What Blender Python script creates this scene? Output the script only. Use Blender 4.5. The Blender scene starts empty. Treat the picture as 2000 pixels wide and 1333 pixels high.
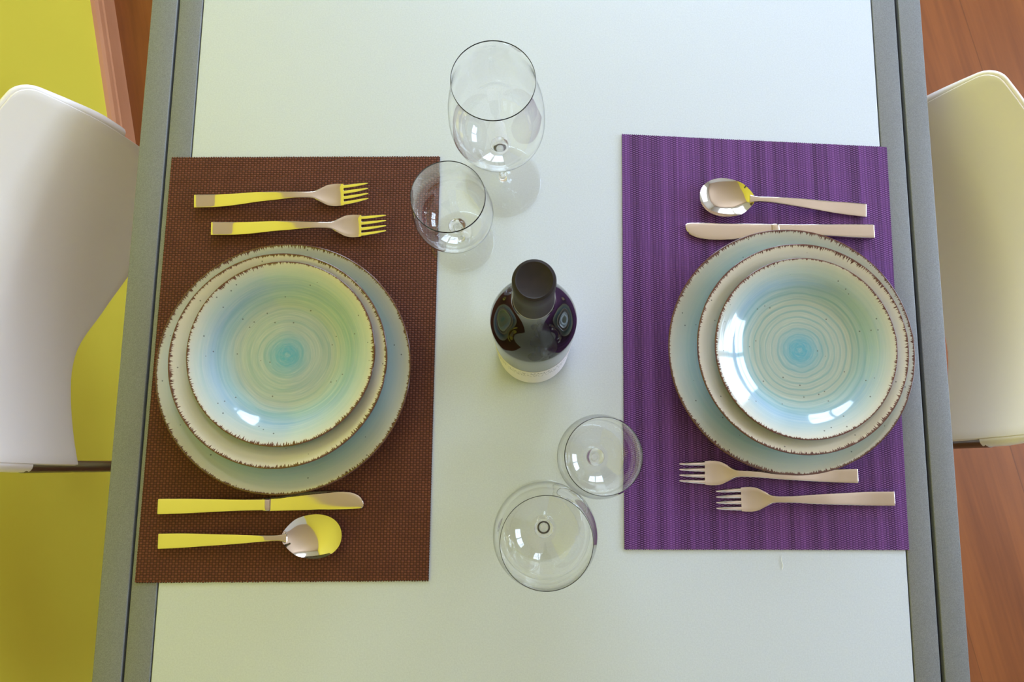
import bpy, bmesh, math, random
from mathutils import Vector, Matrix
random.seed(7)
S = bpy.context.scene
COL = S.collection
TZ = 0.75                                   # height of the table top

# ------------------------------------------------------------------ camera, world, daylight, exposure
cam_d = bpy.data.cameras.new('camera'); cam = bpy.data.objects.new('camera', cam_d); COL.objects.link(cam)
cam_d.sensor_width = 36; cam_d.lens = 1526.89 / 2000 * 36; cam_d.shift_x = -73.5 / 2000
cam_d.clip_start = 0.01
Rm = Matrix(((0.99972153, 0.00414755, 0.02323055), (-0.00765103, 0.9882238, 0.15282405), (-0.02232314, -0.15295924, 0.98798034)))
cam.matrix_world = Matrix.Translation((0, 0, TZ + 0.8223)) @ Rm.transposed().to_4x4()
S.camera = cam

S.view_settings.view_transform = 'Standard'; S.view_settings.look = 'None'
S.view_settings.gamma = 1; S.view_settings.use_curve_mapping = False
S.view_settings.exposure = 0.2
S.cycles.use_denoising = True
S.cycles.max_bounces = 14; S.cycles.transparent_max_bounces = 16; S.cycles.transmission_bounces = 14
S.cycles.diffuse_bounces = 6; S.cycles.glossy_bounces = 6
S.cycles.sample_clamp_indirect = 0; S.cycles.blur_glossy = 0.6

W = bpy.data.worlds.new('sky'); S.world = W; W.use_nodes = True
bg = W.node_tree.nodes['Background']; bg.inputs[0].default_value = (0.64, 0.79, 1.0, 1); bg.inputs[1].default_value = 13.0

TH = math.radians(12.8)                      # the room is turned against the table
ux = Vector((math.cos(TH), math.sin(TH), 0)); uy = Vector((-math.sin(TH), math.cos(TH), 0))
def room(a, b, z=0.0): return ux * a + uy * b + Vector((0, 0, z))
RX0, RX1, RY0, RY1, RH = -0.682, 2.35, -1.9, 2.08, 2.45
WIN = {'far': (0.05, 1.65, 0.95, 2.15), 'right': (-0.85, 0.90, 1.02, 1.98)}   # from, to, sill, head

def portal(name, c, size_x, size_y, direction):
    l = bpy.data.lights.new(name, 'AREA'); l.shape = 'RECTANGLE'; l.size = size_x; l.size_y = size_y
    l.cycles.is_portal = True
    o = bpy.data.objects.new(name, l); COL.objects.link(o); o.location = c
    o.rotation_euler = direction.to_track_quat('-Z', 'Y').to_euler()
a0, a1, z0, z1 = WIN['far']; portal('window_daylight', room((a0 + a1) / 2, RY1 + 0.16, (z0 + z1) / 2), a1 - a0, z1 - z0, -uy)
a0, a1, z0, z1 = WIN['right']; portal('window_daylight', room(RX1 + 0.16, (a0 + a1) / 2, (z0 + z1) / 2), a1 - a0, z1 - z0, -ux)

# ------------------------------------------------------------------ node helpers
def mat(name, color=(0.8, 0.8, 0.8), rough=0.5, metal=0.0, **kw):
    m = bpy.data.materials.new(name); m.use_nodes = True
    p = m.node_tree.nodes['Principled BSDF']
    p.inputs['Base Color'].default_value = (*color, 1); p.inputs['Roughness'].default_value = rough
    p.inputs['Metallic'].default_value = metal
    for k, v in kw.items(): p.inputs[k.replace('_', ' ')].default_value = v
    return m, m.node_tree, p
class NT:
    def __init__(s, nt): s.nt = nt
    def n(s, t, **kw):
        o = s.nt.nodes.new(t)
        for k, v in kw.items(): setattr(o, k, v)
        return o
    def set(s, sock, v):
        if isinstance(v, bpy.types.NodeSocket): s.nt.links.new(v, sock)
        elif isinstance(v, tuple) and sock.type == 'RGBA' and len(v) == 3: sock.default_value = (*v, 1)
        else: sock.default_value = v
    def m(s, op, a, b=0.0, c=0.0, clamp=False):
        o = s.n('ShaderNodeMath', operation=op, use_clamp=clamp)
        for i, v in enumerate((a, b, c)): s.set(o.inputs[i], v)
        return o.outputs[0]
    def mix(s, f, a, b, blend='MIX'):
        o = s.n('ShaderNodeMix', data_type='RGBA', blend_type=blend)
        s.set(o.inputs[0], f); s.set(o.inputs[6], a); s.set(o.inputs[7], b)
        return o.outputs[2]
    def ramp(s, f, stops, interp='LINEAR'):
        o = s.n('ShaderNodeValToRGB'); o.color_ramp.interpolation = interp; e = o.color_ramp.elements
        while len(e) > 1: e.remove(e[-1])
        e[0].position = stops[0][0]; e[0].color = (*stops[0][1], 1)
        for p, c in stops[1:]:
            k = e.new(p); k.color = (*c, 1)
        s.set(o.inputs[0], f); return o.outputs[0]
    def noise(s, vec, scale, detail=2.0, rough=0.5):
        o = s.n('ShaderNodeTexNoise'); s.set(o.inputs['Vector'], vec); o.inputs['Scale'].default_value = scale
        o.inputs['Detail'].default_value = detail; o.inputs['Roughness'].default_value = rough
        return o.outputs[0]
    def xyz(s, v=None):
        if v is None: v = s.n('ShaderNodeTexCoord').outputs['Object']
        o = s.n('ShaderNodeSeparateXYZ'); s.set(o.inputs[0], v); return o.outputs
    def comb(s, x=0.0, y=0.0, z=0.0):
        o = s.n('ShaderNodeCombineXYZ')
        for i, v in enumerate((x, y, z)): s.set(o.inputs[i], v)
        return o.outputs[0]
    def bump(s, h, strength, dist, p):
        o = s.n('ShaderNodeBump'); s.set(o.inputs['Height'], h); o.inputs['Strength'].default_value = strength
        o.inputs['Distance'].default_value = dist; s.nt.links.new(o.outputs[0], p.inputs['Normal'])
def sr(r, g, b):
    f = lambda c: (c / 255 / 12.92) if c / 255 <= 0.04045 else ((c / 255 + 0.055) / 1.055) ** 2.4
    return (f(r), f(g), f(b))

# ------------------------------------------------------------------ materials
def m_wood(name, light, dark, plank=0.0):
    m, nt, p = mat(name, light, 0.42, Specular_IOR_Level=0.3); N = NT(nt)
    x, y, z = N.xyz()
    v = N.comb(N.m('MULTIPLY', x, 14.0), N.m('MULTIPLY', y, 1.1), N.m('MULTIPLY', z, 14.0))
    n1 = N.noise(v, 1.0, 5, 0.6); n2 = N.noise(N.comb(N.m('MULTIPLY', x, 90.0), N.m('MULTIPLY', y, 3.0), z), 1.0, 3)
    f = N.m('ADD', N.m('MULTIPLY', n1, 0.75), N.m('MULTIPLY', n2, 0.25))
    c = N.ramp(f, [(0.34, dark), (0.62, light)])
    if plank:
        cell = N.m('FLOOR', N.m('DIVIDE', x, plank))
        wn = N.n('ShaderNodeTexWhiteNoise', noise_dimensions='1D'); N.set(wn.inputs['W'], cell)
        c = N.mix(N.m('MULTIPLY', wn.outputs[0], 0.28), c, dark)
        fr = N.m('FRACT', N.m('DIVIDE', x, plank)); ln = N.m('LESS_THAN', fr, 0.010)
        c = N.mix(N.m('MULTIPLY', ln, 0.4), c, tuple(q * 0.35 for q in dark))
    N.set(p.inputs['Base Color'], c); return m
M_FLOOR = m_wood('floor_wood', sr(146, 84, 38), sr(110, 58, 24), 0.19)
M_BASE = m_wood('baseboard_wood', sr(206, 146, 108), sr(190, 128, 90))
def m_paint(name, c, var=0.03):
    m, nt, p = mat(name, c, 0.75); N = NT(nt)
    n = N.noise(N.n('ShaderNodeTexCoord').outputs['Object'], 3.0, 4)
    N.set(p.inputs['Base Color'], N.mix(N.m('MULTIPLY', n, var * 2), c, tuple(q * 0.7 for q in c)))
    N.bump(N.noise(N.n('ShaderNodeTexCoord').outputs['Object'], 180.0, 2), 0.08, 0.001, p)
    return m
M_YELLOW = m_paint('yellow_paint', sr(243, 230, 72))
M_WALL = m_paint('cool_wall_paint', sr(218, 221, 230))  # unseen walls tinted cool to offset the yellow wall's bounce light
M_CEIL = m_paint('ceiling_paint', sr(208, 188, 170))
M_WHITE = m_paint('window_white', sr(240, 240, 238))
M_CHAIR, nt, p = mat('chair_shell', sr(234, 226, 222), 0.36); N = NT(nt)
N.bump(N.noise(N.n('ShaderNodeTexCoord').outputs['Object'], 900.0, 1), 0.08, 0.0004, p)
M_TUBE = mat('chair_tube', sr(132, 126, 122), 0.32, 0.9)[0]
def m_alu():
    m, nt, p = mat('anodised_aluminium', sr(132, 131, 130), 0.5, 0.2); N = NT(nt)
    n = N.noise(N.n('ShaderNodeTexCoord').outputs['Object'], 1400.0, 2)
    N.set(p.inputs['Base Color'], N.ramp(n, [(0.3, sr(106, 107, 110)), (0.7, sr(130, 131, 134))]))
    return m
M_ALU = m_alu()
M_GROOVE = mat('gap_shade', (0.012, 0.012, 0.014), 0.7)[0]  # near-black colour paints the shade in the open gap between the rails
def m_frost():
    m, nt, p = mat('frosted_glass', sr(200, 210, 212), 0.33, 0.0, IOR=1.45, Coat_Weight=0.0); N = NT(nt)
    n = N.noise(N.n('ShaderNodeTexCoord').outputs['Object'], 700.0, 2)
    N.set(p.inputs['Base Color'], N.ramp(n, [(0.3, sr(189, 194, 203)), (0.7, sr(198, 203, 212))]))
    return m
M_FROST = m_frost()
M_STEEL = mat('polished_steel', sr(206, 194, 180), 0.07, 1.0)[0]
def m_glass(name):
    m, nt, p = mat(name, (1, 1, 1), 0.0, 0.0, IOR=1.46, Transmission_Weight=1.0); return m
def m_thin_glass():
    # thin foot disc: straight through, mirror reflection by angle
    m, nt, p = mat('thin_glass', (1, 1, 1), 0.0, 0.0, IOR=1.46, Transmission_Weight=1.0); N = NT(nt)
    tr = N.n('ShaderNodeBsdfTransparent'); tr.inputs[0].default_value = (0.985, 0.985, 0.98, 1)
    gl = N.n('ShaderNodeBsdfGlossy'); gl.inputs['Roughness'].default_value = 0.0
    lw = N.n('ShaderNodeLayerWeight'); lw.inputs['Blend'].default_value = 0.5
    fr = N.m('ADD', 0.035, N.m('MULTIPLY', N.m('POWER', lw.outputs['Facing'], 4.0), 0.9))
    m2 = N.n('ShaderNodeMixShader'); N.set(m2.inputs[0], fr); nt.links.new(tr.outputs[0], m2.inputs[1]); nt.links.new(gl.outputs[0], m2.inputs[2])
    nt.nodes.remove(p)
    nt.links.new(m2.outputs[0], nt.nodes['Material Output'].inputs['Surface']); return m
M_GLASS = m_glass('clear_glass'); M_THIN = m_thin_glass()
M_BOTTLE = mat('dark_bottle_glass', (0.005, 0.004, 0.005), 0.05, 0.0, IOR=1.42)[0]
def m_caps():
    m, nt, p = mat('capsule_foil', sr(52, 44, 46), 0.5, Specular_IOR_Level=0.25); N = NT(nt)
    n = N.noise(N.n('ShaderNodeTexCoord').outputs['Object'], 60.0, 4)
    N.set(p.inputs['Base Color'], N.ramp(n, [(0.3, sr(28, 22, 23)), (0.7, sr(42, 33, 33))])); return m
M_CAPS = m_caps()
M_SEAL = mat('capsule_edge', sr(150, 150, 150), 0.4, 0.6)[0]
def m_label():
    m, nt, p = mat('paper_label', sr(225, 218, 212), 0.6); N = NT(nt)
    x, y, z = N.xyz()
    ang = N.m('ARCTAN2', x, N.m('MULTIPLY', y, -1.0))
    v = N.comb(N.m('MULTIPLY', ang, 22.0), N.m('MULTIPLY', z, 260.0), 0.0)
    vo = N.n('ShaderNodeTexVoronoi'); N.set(vo.inputs['Vector'], v); vo.inputs['Scale'].default_value = 1.0
    dots = N.m('LESS_THAN', vo.outputs['Distance'], 0.34)
    band = N.m('MULTIPLY', N.m('GREATER_THAN', z, 0.066), N.m('LESS_THAN', z, 0.096))
    k = N.m('MULTIPLY', dots, band)
    N.set(p.inputs['Base Color'], N.mix(N.m('MULTIPLY', k, 0.85), sr(222, 214, 216), sr(60, 50, 50))); return m
M_LABEL = m_label()

def m_plate(name, R, stops, stripe=0.5, spot=True, rimw=0.030, seed=0.0, lines=0.0):
    """glazed stoneware: colour by radius, brushed rings, brown brushed edge, specks"""
    m, nt, p = mat(name, (0.8, 0.8, 0.8), 0.09, 0.0, IOR=1.5, Coat_Weight=0.6, Coat_Roughness=0.03); N = NT(nt)
    x, y, z = N.xyz()
    r = N.m('SQRT', N.m('ADD', N.m('MULTIPLY', x, x), N.m('MULTIPLY', y, y)))
    rs = N.m('MAXIMUM', r, 0.0005)
    cx = N.m('DIVIDE', x, rs); cy = N.m('DIVIDE', y, rs)
    rn = N.m('DIVIDE', r, R)
    warp = N.noise(N.comb(N.m('MULTIPLY', cx, 1.2), N.m('MULTIPLY', cy, 1.2), N.m('ADD', N.m('MULTIPLY', rn, 3.0), seed)), 1.0, 2)
    rw = N.m('ADD', rn, N.m('MULTIPLY', N.m('SUBTRACT', warp, 0.5), 0.10))
    base = N.ramp(rw, stops)
    # broad and fine brushed rings, swung a little round the plate
    n1 = N.noise(N.comb(N.m('MULTIPLY', rn, 24.0), N.m('MULTIPLY', cx, 0.5), N.m('ADD', N.m('MULTIPLY', cy, 0.5), seed)), 1.0, 1.5)
    n2 = N.noise(N.comb(N.m('MULTIPLY', rn, 75.0), N.m('MULTIPLY', cx, 1.6), N.m('ADD', N.m('MULTIPLY', cy, 1.6), seed)), 1.0, 3)
    f1 = N.m('MULTIPLY', N.m('SUBTRACT', n1, 0.49), 5.0, clamp=True)
    f2 = N.m('MULTIPLY', N.m('SUBTRACT', n2, 0.46), 3.5, clamp=True)
    fade = N.ramp(rn, [(0.0, (1, 1, 1)), (0.75, (0.9, 0.9, 0.9)), (0.95, (0.15, 0.15, 0.15))])
    k = N.m('MULTIPLY', N.m('ADD', N.m('MULTIPLY', f1, 0.65), N.m('MULTIPLY', f2, 0.35)), stripe)
    k = N.m('MULTIPLY', k, fade)
    c = N.mix(k, base, N.mix(1.0, base, (0.50, 0.78, 0.79), 'MULTIPLY'))
    lite = N.m('MULTIPLY', N.m('SUBTRACT', 0.47, n2), 4.0, clamp=True)
    c = N.mix(N.m('MULTIPLY', lite, 0.25), c, sr(200, 200, 188))
    if lines:
        wv = N.m('SINE', N.m('MULTIPLY', N.m('ADD', N.m('MULTIPLY', rn, 15.0), N.m('MULTIPLY', warp, 1.1)), 2 * math.pi))
        lk = N.m('MULTIPLY', N.m('SUBTRACT', wv, 0.35), 1.6, clamp=True)
        lk = N.m('MULTIPLY', N.m('MULTIPLY', lk, N.m('ADD', 0.3, n1)), N.ramp(rn, [(0.0, (0, 0, 0)), (0.15, (1, 1, 1)), (0.66, (1, 1, 1)), (0.80, (0, 0, 0))]))
        c = N.mix(N.m('MULTIPLY', lk, lines), c, sr(98, 146, 148))
    if spot:
        s_ = N.ramp(rn, [(0.0, (0.75, 0.75, 0.75)), (0.012, (0.55, 0.55, 0.55)), (0.04, (1, 1, 1)), (0.10, (0.85, 0.85, 0.85)), (0.19, (0.4, 0.4, 0.4)), (0.30, (0, 0, 0))])
        sn = N.m('MULTIPLY', s_, N.m('ADD', 0.5, N.m('MULTIPLY', n2, 0.8)), clamp=True)
        c = N.mix(sn, c, sr(76, 148, 168))
    # specks
    vo = N.n('ShaderNodeTexVoronoi'); N.set(vo.inputs['Vector'], N.n('ShaderNodeTexCoord').outputs['Object']); vo.inputs['Scale'].default_value = 130.0
    wn = N.xyz(vo.outputs['Color'])[0]
    sp = N.m('MULTIPLY', N.m('LESS_THAN', vo.outputs['Distance'], 0.10), N.m('GREATER_THAN', wn, 0.55))
    c = N.mix(N.m('MULTIPLY', sp, 0.75), c, sr(70, 70, 66))
    # brown brushed edge: radial strokes of differing length
    fq = R * 900.0
    st = N.noise(N.comb(N.m('MULTIPLY', cx, fq), N.m('MULTIPLY', cy, fq), seed), 1.0, 2, 0.6)
    st = N.m('MULTIPLY', N.m('SUBTRACT', st, 0.33), 3.0, clamp=True)
    st2 = N.m('ADD', 0.35, N.m('MULTIPLY', N.m('SUBTRACT', N.noise(N.comb(N.m('MULTIPLY', cx, 1.6), N.m('MULTIPLY', cy, 1.6), seed + 4), 1.0, 1), 0.3), 2.2, clamp=True))
    lim = N.m('SUBTRACT', 0.986, N.m('MULTIPLY', N.m('MULTIPLY', N.m('POWER', st, 1.5), st2), rimw * 1.2))
    e1 = N.m('MULTIPLY', N.m('SUBTRACT', rn, lim), 160.0, clamp=True)
    e0 = N.m('MULTIPLY', N.m('SUBTRACT', rn, N.m('SUBTRACT', lim, rimw * 0.8)), 1 / (rimw * 1.6), clamp=True)
    c = N.mix(N.m('MULTIPLY', e0, 0.22), c, sr(196, 150, 116))
    c = N.mix(e1, c, sr(84, 44, 32))
    N.set(p.inputs['Base Color'], c)
    N.bump(N.m('ADD', n1, N.m('MULTIPLY', n2, 0.3)), 0.10, 0.0012, p)
    return m
CREAM = sr(190, 188, 178); SAGE = sr(156, 166, 158); BLUE = sr(140, 166, 182); AQUA = sr(146, 170, 172); GREY = sr(178, 190, 186)
def stops_small(): return [(0.0, AQUA), (0.25, SAGE), (0.55, sr(158, 168, 158)), (0.66, AQUA), (0.76, BLUE), (0.86, sr(166, 180, 182)), (0.97, CREAM)]

def m_weave_brown():
    m, nt, p = mat('brown_weave', sr(110, 62, 44), 0.55, Specular_IOR_Level=0.2); N = NT(nt)
    x, y, z = N.xyz(); P = 0.0031
    u = N.m('DIVIDE', x, P); v = N.m('DIVIDE', y, P * 0.8)
    par = N.m('MODULO', N.m('ABSOLUTE', N.m('ADD', N.m('FLOOR', u), N.m('FLOOR', v))), 2.0)
    su = N.m('ABSOLUTE', N.m('SINE', N.m('MULTIPLY', u, math.pi))); sv = N.m('ABSOLUTE', N.m('SINE', N.m('MULTIPLY', v, math.pi)))
    prod = N.m('MULTIPLY', su, sv)
    over = N.m('POWER', prod, 0.55); under = N.m('MULTIPLY', N.m('POWER', prod, 0.8), 0.66)
    h = N.m('ADD', N.m('MULTIPLY', over, par), N.m('MULTIPLY', under, N.m('SUBTRACT', 1.0, par)))
    n = N.noise(N.n('ShaderNodeTexCoord').outputs['Object'], 45.0, 3)
    hh = N.m('MULTIPLY', h, N.m('ADD', 0.6, N.m('MULTIPLY', n, 0.8)))
    c = N.ramp(hh, [(0.0, sr(54, 26, 17)), (0.4, sr(84, 43, 29)), (1.0, sr(116, 66, 48))])
    fil = N.m('LESS_THAN', N.m('FRACT', N.m('MULTIPLY', u, 2.0)), 0.12)
    c = N.mix(N.m('MULTIPLY', fil, 0.25), c, sr(64, 30, 22))
    N.set(p.inputs['Base Color'], c); N.bump(h, 0.6, 0.0008, p); return m
def m_weave_purple():
    m, nt, p = mat('purple_weave', sr(92, 50, 110), 0.55, Specular_IOR_Level=0.2); N = NT(nt)
    x, y, z = N.xyz(); PX = 0.0030; PY = 0.0022
    u = N.m('DIVIDE', x, PX)
    col = N.m('FLOOR', u)
    wn = N.n('ShaderNodeTexWhiteNoise', noise_dimensions='1D'); N.set(wn.inputs['W'], col)
    off = N.m('MULTIPLY', N.m('MODULO', N.m('ABSOLUTE', col), 2.0), 0.5)
    v = N.m('ADD', N.m('DIVIDE', y, PY), off)
    dv = N.m('ABSOLUTE', N.m('SUBTRACT', N.m('FRACT', v), 0.5)); du = N.m('ABSOLUTE', N.m('SUBTRACT', N.m('FRACT', u), 0.5))
    dash = N.m('MULTIPLY', N.m('LESS_THAN', dv, 0.17), N.m('LESS_THAN', du, 0.42))
    band = N.noise(N.comb(N.m('MULTIPLY', x, 95.0), N.m('MULTIPLY', y, 0.8), 0.0), 1.0, 3)
    c0 = N.ramp(band, [(0.38, sr(52, 22, 62)), (0.60, sr(92, 50, 112))])
    c0 = N.mix(N.m('MULTIPLY', wn.outputs[0], 0.35), c0, sr(66, 26, 74))
    c = N.mix(N.m('MULTIPLY', dash, 0.55), c0, sr(160, 108, 178))
    gap = N.m('GREATER_THAN', du, 0.46)
    c = N.mix(N.m('MULTIPLY', gap, 0.45), c, sr(46, 18, 56))
    N.set(p.inputs['Base Color'], c)
    N.bump(N.m('SUBTRACT', N.m('SUBTRACT', 1.0, N.m('MULTIPLY', dv, 1.0)), N.m('MULTIPLY', du, 0.8)), 0.4, 0.0007, p); return m

# ------------------------------------------------------------------ mesh helpers
def link(name, me, m, parent=None, loc=None, rot=None):
    o = bpy.data.objects.new(name, me); COL.objects.link(o)
    if m is not None and not me.materials: me.materials.append(m)
    if parent is not None: o.parent = parent
    if loc is not None: o.location = loc
    if rot is not None: o.rotation_euler = rot
    return o
def smooth(me, ang=40):
    for f in me.polygons: f.use_smooth = True
    try: me.set_sharp_from_angle(angle=math.radians(ang))
    except Exception: pass
def mesh(name, verts, faces, sm=True, ang=40, fix=True):
    me = bpy.data.meshes.new(name); me.from_pydata([tuple(v) for v in verts], [], faces)
    if fix:
        bm = bmesh.new(); bm.from_mesh(me); bmesh.ops.remove_doubles(bm, verts=bm.verts, dist=1e-7)
        bmesh.ops.recalc_face_normals(bm, faces=bm.faces); bm.to_mesh(me); bm.free()
    me.update()
    if sm: smooth(me, ang)
    return me
def empty(name, loc=(0, 0, 0), rz=0.0):
    o = bpy.data.objects.new(name, None); COL.objects.link(o); o.location = loc; o.rotation_euler = (0, 0, rz)
    o.empty_display_size = 0.05; return o
def tag(o, label=None, cat=None, group=None, kind=None):
    for k, v in (('label', label), ('category', cat), ('group', group), ('kind', kind)):
        if v: o[k] = v
    return o
def copy_tree(o, parent=None):
    c = o.copy(); COL.objects.link(c); c.parent = parent
    for ch in [q for q in o.children]: copy_tree(ch, c)
    return c
def cr(pts, x):
    """smooth curve through sorted (x, value) points"""
    if x <= pts[0][0]: return pts[0][1]
    for i in range(len(pts) - 1):
        if x <= pts[i + 1][0]:
            x0, y0 = pts[i]; x1, y1 = pts[i + 1]; t = (x - x0) / (x1 - x0)
            def sl(j):
                if j <= 0: return (pts[1][1] - pts[0][1]) / (pts[1][0] - pts[0][0])
                if j >= len(pts) - 1: return (pts[-1][1] - pts[-2][1]) / (pts[-1][0] - pts[-2][0])
                a = (pts[j][1] - pts[j - 1][1]) / (pts[j][0] - pts[j - 1][0]); b = (pts[j + 1][1] - pts[j][1]) / (pts[j + 1][0] - pts[j][0])
                return 0 if a * b <= 0 else 2 * a * b / (a + b)
            h = x1 - x0; m0 = sl(i) * h; m1 = sl(i + 1) * h
            return (2*t**3 - 3*t*t + 1) * y0 + (t**3 - 2*t*t + t) * m0 + (-2*t**3 + 3*t*t) * y1 + (t**3 - t*t) * m1
    return pts[-1][1]
def dense(prof, step):
    """round a profile polyline (Catmull-Rom) and sample it"""
    out = []
    P = [Vector(q) for q in prof]
    for i in range(len(P) - 1):
        p0 = P[max(i - 1, 0)]; p1 = P[i]; p2 = P[i + 1]; p3 = P[min(i + 2, len(P) - 1)]
        n = max(1, int((p2 - p1).length / step))
        for k in range(n):
            t = k / n
            q = 0.5 * ((2 * p1) + (p2 - p0) * t + (2*p0 - 5*p1 + 4*p2 - p3) * t*t + (3*p1 - p0 - 3*p2 + p3) * t**3)
            out.append((max(q.x, 0), q.y))
    out.append(tuple(P[-1])); return out
def lathe(name, prof, seg=128, ang=50):
    vs, fs, rings = [], [], []
    for r, z in prof:
        if r < 1e-5: rings.append([len(vs)]); vs.append((0, 0, z))
        else:
            rings.append(list(range(len(vs), len(vs) + seg)))
            vs += [(r * math.cos(2*math.pi*k/seg), r * math.sin(2*math.pi*k/seg), z) for k in range(seg)]
    for a, b in zip(rings, rings[1:]):
        for k in range(seg):
            k2 = (k + 1) % seg
            if len(a) == 1 and len(b) == 1: continue
            if len(a) == 1: fs.append((a[0], b[k], b[k2]))
            elif len(b) == 1: fs.append((a[k], a[k2], b[0]))
            else: fs.append((a[k], a[k2], b[k2], b[k]))
    return mesh(name, vs, fs, ang=ang)
def box_me(name, lo, hi, bev=0.0, f=None):
    bm = bmesh.new(); bmesh.ops.create_cube(bm, size=1)
    for v in bm.verts: v.co = Vector([(lo[i] + hi[i]) / 2 + v.co[i] * (hi[i] - lo[i]) for i in range(3)])
    if bev: bmesh.ops.bevel(bm, geom=bm.edges[:], offset=bev, segments=3, profile=0.5, affect='EDGES')
    if f:
        for v in bm.verts: v.co = f(v.co)
    me = bpy.data.meshes.new(name); bmesh.ops.recalc_face_normals(bm, faces=bm.faces); bm.to_mesh(me); bm.free()
    if bev: smooth(me, 35)
    return me
def boxes_me(name, lst, f=None, bev=0.0):
    bm = bmesh.new()
    for lo, hi in lst:
        r = bmesh.ops.create_cube(bm, size=1)
        for v in r['verts']: v.co = Vector([(lo[i] + hi[i]) / 2 + v.co[i] * (hi[i] - lo[i]) for i in range(3)])
    if bev: bmesh.ops.bevel(bm, geom=bm.edges[:], offset=bev, segments=2, profile=0.5, affect='EDGES')
    if f:
        for v in bm.verts: v.co = f(v.co)
    me = bpy.data.meshes.new(name); bm.to_mesh(me); bm.free(); return me
def tube_me(name, pts, r, seg=20, cap=True):
    P = [Vector(p) for p in pts]; vs, fs = [], []
    up = Vector((0, 0, 1)); prev = None
    for i, p in enumerate(P):
        t = (P[min(i + 1, len(P) - 1)] - P[max(i - 1, 0)]).normalized()
        a = t.cross(up if abs(t.z) < 0.9 else Vector((0, 1, 0))) if prev is None else prev - t * prev.dot(t)
        a.normalize(); b = t.cross(a); prev = a
        rr = r[i] if isinstance(r, (list, tuple)) else r
        vs += [p + a * rr * math.cos(2*math.pi*k/seg) + b * rr * math.sin(2*math.pi*k/seg) for k in range(seg)]
    for i in range(len(P) - 1):
        for k in range(seg):
            k2 = (k + 1) % seg; fs.append((i*seg + k, i*seg + k2, (i+1)*seg + k2, (i+1)*seg + k))
    if cap: fs += [tuple(range(seg)), tuple(range((len(P)-1)*seg, len(P)*seg))]
    return mesh(name, vs, fs)
def bend_path(pts, rad, n=8):
    P = [Vector(p) for p in pts]; out = [P[0]]
    for i in range(1, len(P) - 1):
        a = (P[i-1] - P[i]); b = (P[i+1] - P[i]); r = min(rad, a.length * 0.45, b.length * 0.45)
        s = P[i] + a.normalized() * r; e = P[i] + b.normalized() * r
        for k in range(n + 1):
            t = k / n; out.append(s * (1-t)**2 + P[i] * 2*t*(1-t) + e * t*t)
    out.append(P[-1]); return out

# ------------------------------------------------------------------ the room
def rf(co): return room(co.x, co.y, co.z)
def rstruct(name, lst, m):
    # the mesh is kept in room axes so that grain and planks run with the walls
    o = link(name, boxes_me(name, lst), m); o.rotation_euler = (0, 0, TH); return tag(o, kind='structure')
rstruct('floor', [((RX0 - 0.15, RY0 - 0.15, -0.05), (RX1 + 0.15, RY1 + 0.15, 0))], M_FLOOR)
rstruct('ceiling', [((RX0 - 0.15, RY0 - 0.15, RH), (RX1 + 0.15, RY1 + 0.15, RH + 0.1))], M_CEIL)
rstruct('wall_left', [((RX0 - 0.15, RY0, 0), (RX0, RY1, RH))], M_YELLOW)
rstruct('wall_near', [((RX0 - 0.15, RY0 - 0.15, 0), (RX1 + 0.15, RY0, RH))], M_WALL)
a0, a1, z0, z1 = WIN['far']
rstruct('wall_far', [((RX0 - 0.15, RY1, 0), (a0, RY1 + 0.15, RH)), ((a1, RY1, 0), (RX1 + 0.15, RY1 + 0.15, RH)),
                     ((a0, RY1, 0), (a1, RY1 + 0.15, z0)), ((a0, RY1, z1), (a1, RY1 + 0.15, RH))], M_WALL)
def window(name, a0, a1, z0, z1, axis):
    w = 0.05
    L = []
    def B(s0, s1, t0, t1, d0=0.04, d1=0.09):
        if axis == 'far': L.append(((s0, RY1 + d0, t0), (s1, RY1 + d1, t1)))
        else: L.append(((RX1 + d0, s0, t0), (RX1 + d1, s1, t1)))
    B(a0, a0 + w, z0, z1); B(a1 - w, a1, z0, z1); B(a0 + w, a1 - w, z0, z0 + w); B(a0 + w, a1 - w, z1 - w, z1)
    mid = (a0 + a1) / 2; B(mid - 0.045, mid + 0.045, z0 + w, z1 - w, 0.03, 0.09)
    B(a0 + w, mid - 0.045, (z0 + z1) / 2 - 0.012, (z0 + z1) / 2 + 0.012, 0.05, 0.08); B(mid + 0.045, a1 - w, (z0 + z1) / 2 - 0.012, (z0 + z1) / 2 + 0.012, 0.05, 0.08)
    rstruct(name, L, M_WHITE)
window('window_1', a0, a1, z0, z1, 'far')
a0, a1, z0, z1 = WIN['right']
rstruct('wall_right', [((RX1, RY0, 0), (RX1 + 0.15, a0, RH)), ((RX1, a1, 0), (RX1 + 0.15, RY1, RH)),
                       ((RX1, a0, 0), (RX1 + 0.15, a1, z0)), ((RX1, a0, z1), (RX1 + 0.15, a1, RH))], M_WALL)
window('window_2', a0, a1, z0, z1, 'right')
# baseboard with a rounded bead along its top
def baseboard():
    prof = [(0, 0), (0.016, 0), (0.016, 0.050), (0.0135, 0.053), (0.0135, 0.057), (0.012, 0.066), (0.007, 0.072), (0, 0.074)]
    vs, fs = [], []
    for b in (RY0, RY1):
        vs += [(RX0 + d, b, z) for d, z in prof]
    n = len(prof)
    for i in range(n): fs.append((i, (i+1) % n, n + (i+1) % n, n + i))
    fs += [tuple(range(n)), tuple(range(n, 2*n))]
    o = link('baseboard_left', mesh('baseboard_left', vs, fs, ang=30), M_BASE); o.rotation_euler = (0, 0, TH); tag(o, kind='structure')
baseboard()

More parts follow.
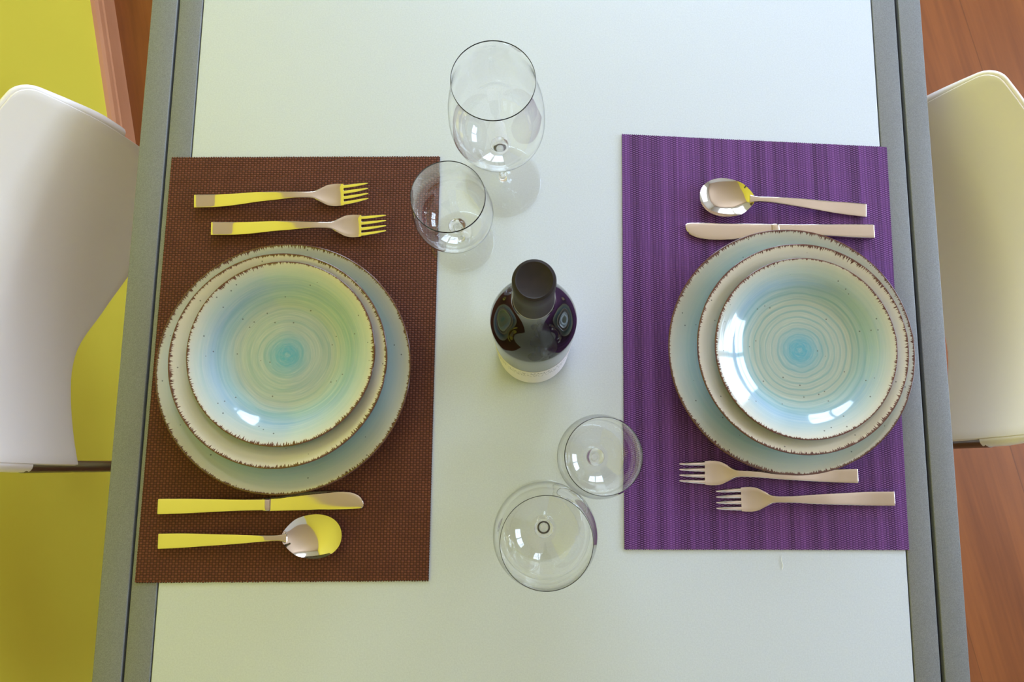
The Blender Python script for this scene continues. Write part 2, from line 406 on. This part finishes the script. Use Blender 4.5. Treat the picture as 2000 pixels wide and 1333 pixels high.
# ------------------------------------------------------------------ table
TY0, TY1 = -0.40, 1.00
def table():
    t = empty('dining_table', (0, 0, 0)); tag(t, 'pale frosted glass dining table with grey aluminium side rails, set for two', 'table')
    T = TZ
    link('glass_top', box_me('glass_top', (-0.3735, TY0 + 0.03, T - 0.012), (0.3875, TY1 - 0.03, T), 0.0012), M_FROST, t)
    for nm, x0, x1 in (('outer_rail', -0.431, -0.4025), ('inner_rail', -0.4000, -0.3745), ('inner_rail', 0.3885, 0.4150), ('outer_rail', 0.4190, 0.4450)):
        link(nm, box_me(nm, (x0, TY0, T - 0.045 if nm == 'outer_rail' else T - 0.04), (x1, TY1, T + 0.0004), 0.0010), M_ALU, t)
    for x0, x1 in ((-0.4025, -0.4000), (0.4150, 0.4190)):
        link('rail_groove', box_me('rail_groove', (x0, TY0 + 0.001, T - 0.03), (x1, TY1 - 0.001, T - 0.006)), M_GROOVE, t)
    for y0, y1 in ((TY0, TY0 + 0.029), (TY1 - 0.029, TY1)):
        link('end_rail', box_me('end_rail', (-0.374, y0, T - 0.04), (0.388, y1, T + 0.0004), 0.001), M_ALU, t)
    for x in (-0.403, 0.417):
        for y in (TY0 + 0.03, TY1 - 0.03):
            link('leg', box_me('leg', (x - 0.024, y - 0.024, 0), (x + 0.024, y + 0.024, T - 0.0451), 0.002), M_ALU, t)
table()

# ------------------------------------------------------------------ place mats
def placemat(name, corners, m, tooth, amp, label):
    """corners: far-left, far-right, near-right, near-left; woven edge cut into small teeth"""
    c = sum((Vector(q) for q in corners), Vector((0, 0))) / 4
    P = [Vector(q) - c for q in corners]; out = []
    for i in range(4):
        a, b = P[i], P[(i+1) % 4]; d = b - a; n = int(d.length / tooth); nrm = Vector((d.y, -d.x)).normalized()
        am = amp if i in (0, 2) else amp * 0.35
        for k in range(n):
            q0 = a + d * (k / n); q1 = a + d * ((k + 0.5) / n)
            j = am * random.uniform(0.5, 1.0)
            out += [q0 - nrm * 0, q0 - nrm * -j * (-1), q1 - nrm * j * 1, q1]
    # keep order, drop doubles
    poly = []
    for q in out:
        if not poly or (q - poly[-1]).length > 1e-5: poly.append(q)
    H = 0.0014; n = len(poly)
    vs = [(q.x, q.y, 0) for q in poly] + [(q.x, q.y, H) for q in poly]
    bm = bmesh.new(); V = [bm.verts.new(v) for v in vs]
    bm.faces.new(V[n:]); bm.faces.new(V[:n][::-1])
    for i in range(n): bm.faces.new((V[i], V[(i+1) % n], V[n + (i+1) % n], V[n + i]))
    bmesh.ops.recalc_face_normals(bm, faces=bm.faces)
    me = bpy.data.meshes.new(name); bm.to_mesh(me); bm.free()
    o = link(name, me, m, loc=(c.x, c.y, TZ + 0.0006)); tag(o, label, 'placemat', 'woven placemats on the table')
    return o
placemat('placemat', [(-0.394, 0.326), (-0.103, 0.331), (-0.103, -0.119), (-0.396, -0.121)], m_weave_brown(), 0.0026, 0.0010, 'brown basket-weave placemat under the left place setting')
placemat('placemat', [(0.098, 0.360), (0.394, 0.349), (0.390, -0.088), (0.096, -0.088)], m_weave_purple(), 0.0022, 0.0006, 'purple striped woven placemat under the right place setting')
MZ = TZ + 0.0021                              # top of a mat

# ------------------------------------------------------------------ plates
PR = {'dinner': 0.129, 'soup': 0.108, 'dessert': 0.0925}
dinner_prof = dense([(0, .0055), (.055, .0055), (.080, .0062), (.094, .0095), (.110, .0162), (.1265, .0232)], .003) + dense([(.1265, .0232), (.1285, .0236), (.1290, .0224), (.1275, .0208)], .0006)[1:] + \
    dense([(.1275, .0208), (.110, .0130), (.094, .0055), (.086, .0030)], .004)[1:] + [(.0855, 0), (.0800, 0), (.0790, .0020), (0, .0022)]
soup_prof = dense([(0, .0060), (.045, .0060), (.058, .0078), (.070, .0150), (.079, .0255), (.088, .0325), (.1055, .0392)], .0025) + dense([(.1055, .0392), (.1073, .0397), (.1080, .0386), (.1066, .0368)], .0006)[1:] + \
    dense([(.1066, .0368), (.090, .0298), (.081, .0220), (.072, .0110), (.062, .0045), (.055, .0025)], .003)[1:] + [(.0545, 0), (.0500, 0), (.0495, .0018), (0, .0022)]
dessert_prof = dense([(0, .0050), (.040, .0050), (.054, .0062), (.066, .0112), (.076, .0178), (.0900, .0245)], .0025) + dense([(.0900, .0245), (.0918, .0250), (.0925, .0240), (.0911, .0222)], .0006)[1:] + \
    dense([(.0911, .0222), (.077, .0150), (.067, .0082), (.056, .0038), (.050, .0022)], .003)[1:] + [(.0495, 0), (.0455, 0), (.0448, .0016), (0, .0020)]
ME_DIN = lathe('dinner_plate', dinner_prof, 160); ME_SOUP = lathe('soup_plate', soup_prof, 160); ME_DES = lathe('dessert_plate', dessert_prof, 160)
DIN = [(0.0, SAGE), (0.55, BLUE), (0.70, BLUE), (0.84, sr(170, 188, 190)), (0.97, CREAM)]
SOU = [(0.0, SAGE), (0.60, AQUA), (0.78, sr(176, 190, 192)), (0.86, sr(192, 190, 184)), (0.97, sr(202, 194, 182))]
def plates(x, y, side, zz, seed, lx, ly):
    mats = [m_plate('glaze_dinner_' + side, PR['dinner'], DIN, 0.45, False, 0.020, seed), m_plate('glaze_soup_' + side, PR['soup'], SOU, 0.35, False, 0.026, seed + 2),
            m_plate('glaze_dessert_' + side, PR['dessert'], stops_small(), 0.60 if side == 'left' else 0.40, True, 0.028, seed + 5, 0.25 if side == 'left' else 0.62)]
    mat_name = 'brown' if side == 'left' else 'purple'
    info = [('dinner_plate', ME_DIN, MZ, (x[0], y[0]), f'largest pale blue-grey speckled dinner plate with brown edge, bottom of stack on {mat_name} placemat', 'dinner plates'),
            ('soup_plate', ME_SOUP, MZ + 0.0057, (x[1], y[1]), f'mid-sized cream-rimmed soup plate, middle of the stack on the {mat_name} placemat', 'soup plates'),
            ('dessert_plate', ME_DES, MZ + zz, (x[2], y[2]), f'smallest plate with a turquoise spiral centre, top of the stack on the {mat_name} placemat', 'dessert plates')]
    for (nm, me, z, (px, py), lab, grp), m in zip(info, mats):
        me2 = me.copy(); me2.materials.clear()
        o = link(nm, me2, m, loc=(px, py, z), rot=(0, 0, seed)); tag(o, lab, 'plate', grp)
plates((-0.2528, -0.2520, -0.2475), (0.0950, 0.1000, 0.1055), 'left', 0.0265, 0.6, 0, 0)
plates((0.2697, 0.2740, 0.2750), (0.1164, 0.1155, 0.1145), 'right', 0.0265, 3.3, 0, 0)

# ------------------------------------------------------------------ cutlery (handle end at the origin, tip along +x)
def loft(name, secs, seg=16, pw=3.2, ang=35):
    """secs: (x, y centre, z centre, half width, half thickness)"""
    vs, fs = [], []
    for x, yc, zc, w, t in secs:
        for k in range(seg):
            a = 2*math.pi*(k + 0.5)/seg; c, s = math.cos(a), math.sin(a)
            vs.append((x, yc + w * math.copysign(abs(c)**(2/pw), c), zc + t * math.copysign(abs(s)**(2/pw), s)))
    n = len(secs)
    for i in range(n-1):
        for k in range(seg):
            k2 = (k+1) % seg; fs.append((i*seg+k, i*seg+k2, (i+1)*seg+k2, (i+1)*seg+k))
    fs += [tuple(range(seg)), tuple(range((n-1)*seg, n*seg))]
    return mesh(name, vs, fs, ang=ang)
def rounded_end(x0, L, r, n=6):
    return [x0 + r * (1 - math.cos(math.pi/2 * k / n)) for k in range(n)]
def handle_me(name, L, wp, zp, tp, x_end):
    xs = [0.0, 0.0004, 0.0012] + [0.003 + (x_end - 0.003) * k / 44 for k in range(45)]
    secs = []
    for x in xs:
        w = cr(wp, x); t = cr(tp, x)
        if x < 0.002: sc = {0.0: 0.80, 0.0004: 0.93, 0.0012: 1.0}[x]; w *= 0.96 + 0.04*sc; t *= sc
        secs.append((x, 0, cr(zp, x), w, t))
    return loft(name, secs, 20, 7.0)
def fork():
    L = 0.1865
    g = empty('fork'); zp = [(0, .0062), (.012, .0051), (.024, .0043), (.036, .0048), (.075, .0100), (.105, .0105), (.125, .0078), (.140, .0042), (.152, .0030), (.160, .0036), (.172, .0066), (L, .0120)]
    wp = [(0, .0073), (.02, .0072), (.05, .0063), (.085, .0048), (.110, .0034), (.122, .0033), (.128, .0044), (.135, .0080), (.143, .0117), (.150, .0125), (.160, .0118)]
    tp = [(0, .0017), (.06, .0017), (.10, .0019), (.122, .0021), (.132, .0014), (.145, .0010), (.19, .0010)]
    link('handle', handle_me('handle', L, wp, zp, tp, 0.126), M_STEEL, g)
    # head: flat dished blade with rounded shoulders, cut back where the tines begin
    vs, fs = [], []; nx, ny = 30, 17
    for layer in (1, -1):
        for i in range(nx):
            x = 0.1245 + (0.1585 - 0.1245) * i / (nx - 1); w = cr(wp, x); t = cr(tp, x)
            for j in range(ny):
                v = -1 + 2*j/(ny-1); ed = 1 - 0.55*max(0, abs(v) - 0.8)/0.2
                vs.append((x, w*v, cr(zp, x) + layer*t*ed + 0.0010*v*v*min(1, (x - .1245)/.015)))
    o = nx*ny
    for i in range(nx-1):
        for j in range(ny-1):
            a = i*ny+j; fs.append((a, a+1, a+ny+1, a+ny)); fs.append((o+a, o+a+ny, o+a+ny+1, o+a+1))
    for i in range(nx-1):
        for j in (0, ny-1): a = i*ny+j; fs.append((a, a+ny, o+a+ny, o+a))
    for j in range(ny-1):
        for i in (0, nx-1): a = i*ny+j; fs.append((a, a+1, o+a+1, o+a))
    link('head', mesh('head', vs, fs, ang=50), M_STEEL, g)
    for k in range(4):
        yc0 = (-1.5 + k) * 0.0063; secs = []
        for i in range(15):
            s = i / 14; x = 0.1550 + (L - 0.1550) * s
            y = yc0 * (1.0 - 0.10*s); w = cr([(0, .00215), (.6, .0017), (.92, .0010), (1, .0004)], s); t = cr([(0, .0010), (.8, .0009), (1, .0004)], s)
            secs.append((x, y, cr(zp, x) + 0.0010 * (yc0 / .0125)**2 * (1 - .3*s), w, t))
        link('tine', loft('tine', secs, 12, 2.6), M_STEEL, g)
    return g
def spoon():
    L = 0.1845
    g = empty('spoon')
    zp = [(0, .0032), (.035, .0052), (.075, .0105), (.105, .0122), (.122, .0108), (.132, .0098)]
    wp = [(0, .0076), (.02, .0073), (.05, .0060), (.085, .0044), (.110, .0030), (.120, .0027), (.127, .0036), (.132, .0052)]
    tp = [(0, .0017), (.06, .0018), (.10, .0021), (.122, .0022), (.132, .0014)]
    link('handle', handle_me('handle', L, wp, zp, tp, 0.1300), M_STEEL, g)
    # egg-shaped bowl from the neck to the tip
    x0, x1 = 0.1245, L; nR, nA = 16, 72; vs, fs = [], []
    def edge(a):
        c = math.cos(a); s = math.sin(a); xm = (x0 + x1)/2 + 0.002
        x = xm + (c * (x1 - xm) if c > 0 else -abs(c) * (xm - x0))
        w = 0.0217 * abs(s) ** 0.94 * (1 + 0.05*c)
        if c < -0.55: w *= 1 - 0.42 * ((-c - 0.55)/0.45) ** 1.5 * (1 - 0.3)
        return Vector((x, math.copysign(w, s), 0))
    ctr = Vector(((x0 + x1)/2 + 0.003, 0, 0))
    def zr(x): return cr([(x0, .0103), (x0 + .012, .0092), (x1 - .01, .0092), (x1, .0098)], x)
    for layer in (0, 1):
        for i in range(nR + 1):
            q = i / nR
            for k in range(nA):
                e = edge(2*math.pi*k/nA); pnt = ctr.lerp(e, q)
                z = zr(pnt.x) - 0.0082 * (1 - q**2.3) - (0.0011 if layer else 0) * (1 if i < nR else 0.45)
                vs.append((pnt.x, pnt.y, z))
    o = (nR+1)*nA
    for i in range(nR):
        for k in range(nA):
            k2 = (k+1) % nA; a, b, c, d = i*nA+k, i*nA+k2, (i+1)*nA+k2, (i+1)*nA+k
            fs.append((a, b, c, d)); fs.append((o+a, o+d, o+c, o+b))
    for k in range(nA):
        k2 = (k+1) % nA; fs.append((nR*nA+k, nR*nA+k2, o+nR*nA+k2, o+nR*nA+k))
    link('bowl', mesh('bowl', vs, fs, ang=60), M_STEEL, g)
    return g
def knife(flip=1):
    L = 0.2060
    g = empty('knife')
    wp = [(0, .0078), (.02, .0077), (.06, .0066), (.090, .0060), (.106, .0060)]
    zp = [(0, .0040), (.05, .0042), (.106, .0040)]; tp = [(0, .0034), (.06, .0036), (.106, .0030)]
    link('handle', handle_me('handle', L, wp, zp, tp, 0.106), M_STEEL, g)
    link('bolster', loft('bolster', [(.1045, 0, .0040, .0062, .0030), (.1055, 0, .0040, .0068, .0036), (.1085, 0, .0040, .0070, .0034), (.1115, 0, .0038, .0068, .0024)], 20, 4.0), M_STEEL, g)
    up = [(.110, .0068), (.118, .0072), (.135, .0098), (.155, .0118), (.175, .0122), (.190, .0108), (.199, .0078), (.204, .0035), (.2058, -.0005), (L, -.0030)]
    dn = [(.110, -.0068), (.150, -.0066), (.185, -.0066), (.200, -.0062), (.2045, -.0055), (L, -.0038)]
    secs = []
    xs = [.110 + (.200 - .110) * k / 30 for k in range(31)] + [.200 + (L - .200) * math.sin(math.pi/2 * k/10) for k in range(1, 11)]
    for x in xs:
        a, b = cr(up, x) * flip, cr(dn, x) * flip
        secs.append((x, (a + b)/2, .0030, max(abs(a - b)/2, .0002), .0010))
    link('blade', loft('blade', secs, 16, 3.0), M_STEEL, g)
    return g
def place(g, p0, p1, label, group, z=MZ, L0=None):
    d = Vector(p1) - Vector(p0); g.location = (p0[0], p0[1], z); g.rotation_euler = (0, 0, math.atan2(d.y, d.x))
    s = d.length / L0; g.scale = (s, 1, 1) if False else (1, 1, 1); tag(g, label, g.name.split('.')[0], group); return g
F = fork(); F2 = copy_tree(F); F3 = copy_tree(F); F4 = copy_tree(F)
place(F, (-0.3630, 0.2745), (-0.1772, 0.2866), 'steel fork farthest from the plates on the brown placemat', 'forks on the table', L0=.1865)
place(F2, (-0.3429, 0.2445), (-0.1554, 0.2511), 'steel fork nearest the plates on the brown placemat', 'forks on the table', L0=.1865)
place(F3, (0.3380, -0.0132), (0.1512, -0.0100), 'steel fork partly under the plate edge on the purple placemat', 'forks on the table', L0=.1865)
place(F4, (0.3749, -0.0360), (0.1883, -0.0375), 'steel fork clear of the plates, nearest the near edge of the purple placemat', 'forks on the table', L0=.1865)
K = knife(1); place(K, (-0.3764, -0.0462), (-0.1707, -0.0415), 'steel table knife below the plates on the brown placemat', 'knives on the table', L0=.206)
K2 = knife(1); place(K2, (0.3715, 0.2497), (0.1661, 0.2515), 'steel table knife half under the plate edge on the purple placemat', 'knives on the table', L0=.206)
SP = spoon(); SP2 = copy_tree(SP)
place(SP, (-0.3742, -0.0805), (-0.1899, -0.0740), 'steel spoon beside the near edge of the brown placemat', 'spoons on the table', L0=.1845)
place(SP2, (0.3648, 0.2738), (0.1821, 0.2870), 'steel spoon above the knife on the purple placemat', 'spoons on the table', L0=.1845)

# ------------------------------------------------------------------ wine glasses (outer then inner wall)
def glass(foot_r, stem, total, rim_r, max_r, z_max):
    """three meshes: foot, stem, bowl"""
    t = 0.0006
    foot = dense([(0, .0012), (foot_r * .5, .0008), (foot_r * .9, 0.0000), (foot_r, .0010), (foot_r * .97, .0019)], .003)
    foot += dense([(foot_r * .97, .0019), (foot_r * .6, .0034), (foot_r * .3, .0055), (.0075, .0085), (.0045, .0115)], .002)[1:] + [(0, .0115)]
    st = [(0, .0113)] + dense([(.0046, .0113), (.0038, .0180 if stem > .07 else .0160), (.0034, stem * .5), (.0038, stem * .82), (.0060, stem * .95), (.0088, stem + .0028)], .002)
    st += [(.0080, stem + .0046), (.0045, stem + .0040), (0, stem + .0038)]
    bp = [(.0115, stem + .0036), (max_r * .62, stem + (z_max - stem) * .26), (max_r * .90, stem + (z_max - stem) * .62), (max_r, z_max), (max_r * .965, z_max + (total - z_max) * .42), (rim_r * 1.03, z_max + (total - z_max) * .85), (rim_r, total)]
    bo = dense(bp, .003); inn = []
    for i, (r, z) in enumerate(bo):
        a = Vector(bo[max(i-1, 0)]); b = Vector(bo[min(i+1, len(bo)-1)]); d = (b - a).normalized(); n = Vector((-d.y, d.x))
        tt = t * (1 - 0.45 * i / len(bo)); inn.append((r + n.x * tt, z + n.y * tt))
    bowl = [(0, stem + .0040), (.006, stem + .0038)] + bo + [(rim_r - t * .27, total + .0002)] + inn[::-1] + [(.006, stem + .0050), (0, stem + .0048)]
    return lathe('foot', foot, 128, 60), lathe('stem', st, 48, 60), lathe('bowl', bowl, 128, 60)
def glass_obj(x, y, me, label):
    g = empty('wine_glass', (x, y, TZ + 0.0003)); tag(g, label, 'glass', 'wine glasses on the table')
    link('foot', me[0], M_THIN, g); link('stem', me[1], M_GLASS, g); link('bowl', me[2], M_GLASS, g); return g
G_BIG = glass(0.0410, 0.098, 0.232, 0.0345, 0.0430, 0.150)
G_SMALL = glass(0.0345, 0.056, 0.148, 0.0335, 0.0385, 0.098)
glass_obj(-0.0330, 0.3035, G_BIG, 'tall empty wine glass standing farthest from the bottle, behind the small glass')
glass_obj(-0.0765, 0.2350, G_SMALL, 'short empty wine glass overlapping the corner of the brown placemat')
glass_obj(0.0620, 0.0050, G_SMALL, 'short empty wine glass close to the purple placemat')
glass_obj(0.0118, -0.0590, G_BIG, 'tall empty wine glass nearest the near end of the table')

# ------------------------------------------------------------------ bottle
def bottle():
    b = empty('wine_bottle', (0.0010, 0.1185, TZ + 0.0003)); tag(b, 'dark wine bottle with black capsule and white label in the middle of the table', 'bottle')
    prof = [(0, .004), (.020, .003), (.033, 0), (.0362, .003)] + dense([(.0362, .003), (.0368, .010), (.0368, .090), (.0368, .165), (.0355, .182), (.0300, .202), (.0215, .222), (.0165, .240), (.0145, .262), (.0138, .290), (.0138, .312)], .004)[1:] + [(.0135, .3125), (0, .3125)]
    link('body', lathe('body', prof, 128), M_BOTTLE, b)
    cap = [(.0148, .2600), (.0153, .2602), (.0150, .2640), (.0146, .285), (.0146, .300), (.0149, .3015), (.0149, .3160), (.0142, .3185), (.0125, .3190), (.0115, .3184), (0, .3184)]
    link('capsule', lathe('capsule', [(.0140, .2605)] + cap, 128, 35), M_CAPS, b)
    link('capsule_edge', lathe('capsule_edge', [(.0148, .2588), (.0156, .2588), (.0156, .2598), (.0148, .2599)], 128, 30), M_SEAL, b)
    link('label', lathe('label', [(.0369, .010), (.0371, .0102), (.0371, .1048), (.0369, .105)], 160, 30), M_LABEL, b)
bottle()

# ------------------------------------------------------------------ chairs (local x = facing, y = side, z from the floor)
def chair(far):
    g = empty('dining_chair')
    hw = 0.2015; nu, nv = 41, 33
    prof = lambda z: cr([(0.48, -0.012), (0.60, -0.008), (0.66, -0.002), (0.695, 0.005), (0.72, 0.016), (0.775, 0.050)], z)
    zt, R = 0.772, 0.016
    def zb(l): return cr([(-1, .578), (-.5, .577), (-.35, .572), (0, .528), (.32, .4985), (.7, .488), (1, .50)], l * far)
    vs, fs = [], []
    for j in range(nv):
        for i in range(nu):
            l = -1 + 2*i/(nu-1)
            b = j / (nv-1); b = 1 - (1 - b)**1.6
            y = l * hw; z_ = zb(l) + (zt - zb(l)) * b
            dz = zt - z_
            if dz < R: y = l * (hw - R + math.sqrt(max(0, R*R - (R - dz)**2)))
            bulge = 0.050 * (1 - (y/hw)**2)
            vs.append((-prof(z_) - bulge, y, z_))
    for j in range(nv-1):
        for i in range(nu-1):
            a = j*nu+i; fs.append((a, a+1, a+nu+1, a+nu))
    me = mesh('backrest', vs, fs, ang=180)
    o = link('backrest', me, M_CHAIR, g)
    md = o.modifiers.new('thickness', 'SOLIDIFY'); md.thickness = 0.005; md.offset = 0
    md = o.modifiers.new('round', 'BEVEL'); md.width = 0.0015; md.segments = 2; md.limit_method = 'ANGLE'
    # rolled edge: thick sleeves over the tubes at both sides, thinning round the corners and along the top
    half = []
    for z in [0.655 + (zt - R - 0.655) * k / 12 for k in range(13)]:
        half.append((hw, z, 0.0082 - 0.0042 * max(0, (z - 0.69) / (zt - R - 0.69))))
    for k in range(1, 7):
        a = math.pi/2 * k/6; half.append((hw - R + R*math.cos(a), zt - R + R*math.sin(a), 0.0038 - 0.001*k/6))
    for k in range(1, 13): half.append(((hw - R) * (1 - k/12), zt, 0.0028))
    path = [(y, z, r_) for y, z, r_ in half] + [(-y, z, r_) for y, z, r_ in half[::-1][1:]]
    link('rolled_edge', tube_me('rolled_edge', [(-prof(z) - 0.050*(1 - (y/hw)**2) - r_*0.75, y*(1 + 0.010*r_/0.0082), z) for y, z, r_ in path], [q[2] for q in path], 16), M_CHAIR, g)
    for s in (-1, 1):
        y = s * (hw + (0.0035 if s != far else -0.0070))
        leg = bend_path([(-0.080, y, 0.0), (-0.002, y, 0.44), (0.000, y, 0.50), (-0.0045 if s != far else -0.012, y, 0.662)], 0.05)
        link('rear_leg', tube_me('rear_leg', leg, 0.0075), M_TUBE, g)
        link('front_leg', tube_me('front_leg', bend_path([(0.375, s*(hw-.03), 0.0), (0.352, s*(hw-.03), 0.428), (0.02, y, 0.428), (-0.002, y, 0.428)], 0.03), 0.008), M_TUBE, g)
    # seat: dished shell with a waterfall front
    vs, fs = [], []; nu, nv = 25, 25
    for j in range(nv):
        x = 0.002 + 0.40 * j/(nv-1)
        for i in range(nu):
            l = -1 + 2*i/(nu-1); wv = cr([(0, .165), (.05, .193), (.2, .204), (.35, .198), (.402, .165)], x)
            z = 0.452 - 0.012 * (1 - l*l) * math.sin(math.pi * min(1, x/.36)) - 0.018 * max(0, (x - .33)/.07)**2
            vs.append((x, l*wv, z))
    for j in range(nv-1):
        for i in range(nu-1): a = j*nu+i; fs.append((a, a+1, a+nu+1, a+nu))
    o = link('seat', mesh('seat', vs, fs, ang=180), M_CHAIR, g)
    md = o.modifiers.new('thickness', 'SOLIDIFY'); md.thickness = 0.006; md.offset = -1
    link('seat_support', tube_me('seat_support', [(0.10, -hw + .012, .428), (0.10, hw - .012, .428)], 0.007), M_TUBE, g)
    link('seat_support', tube_me('seat_support', [(0.27, -hw + .022, .428), (0.27, hw - .022, .428)], 0.007), M_TUBE, g)
    return g
CH = chair(1); CH2 = chair(-1)
CH.location = (-0.5375, 0.1935, 0); CH.rotation_euler = (0, 0, math.radians(-9.85)); tag(CH, 'white plastic shell chair with grey tube frame in front of the yellow wall', 'chair', 'dining chairs at the table')
CH2.location = (0.4975, 0.2275, 0); CH2.rotation_euler = (0, 0, math.radians(180 + 9.85)); tag(CH2, 'white plastic shell chair with grey tube frame beside the purple placemat', 'chair', 'dining chairs at the table')

t = link('lint_thread', tube_me('lint_thread', bend_path([(0.2585, -0.0940, TZ + .0006), (0.2572, -0.0985, TZ + .0009), (0.2592, -0.1035, TZ + .0006), (0.2580, -0.1080, TZ + .0006)], 0.003), 0.00022, 8), M_WHITE)
tag(t, 'tiny white thread lying on the glass below the purple placemat', 'thread')
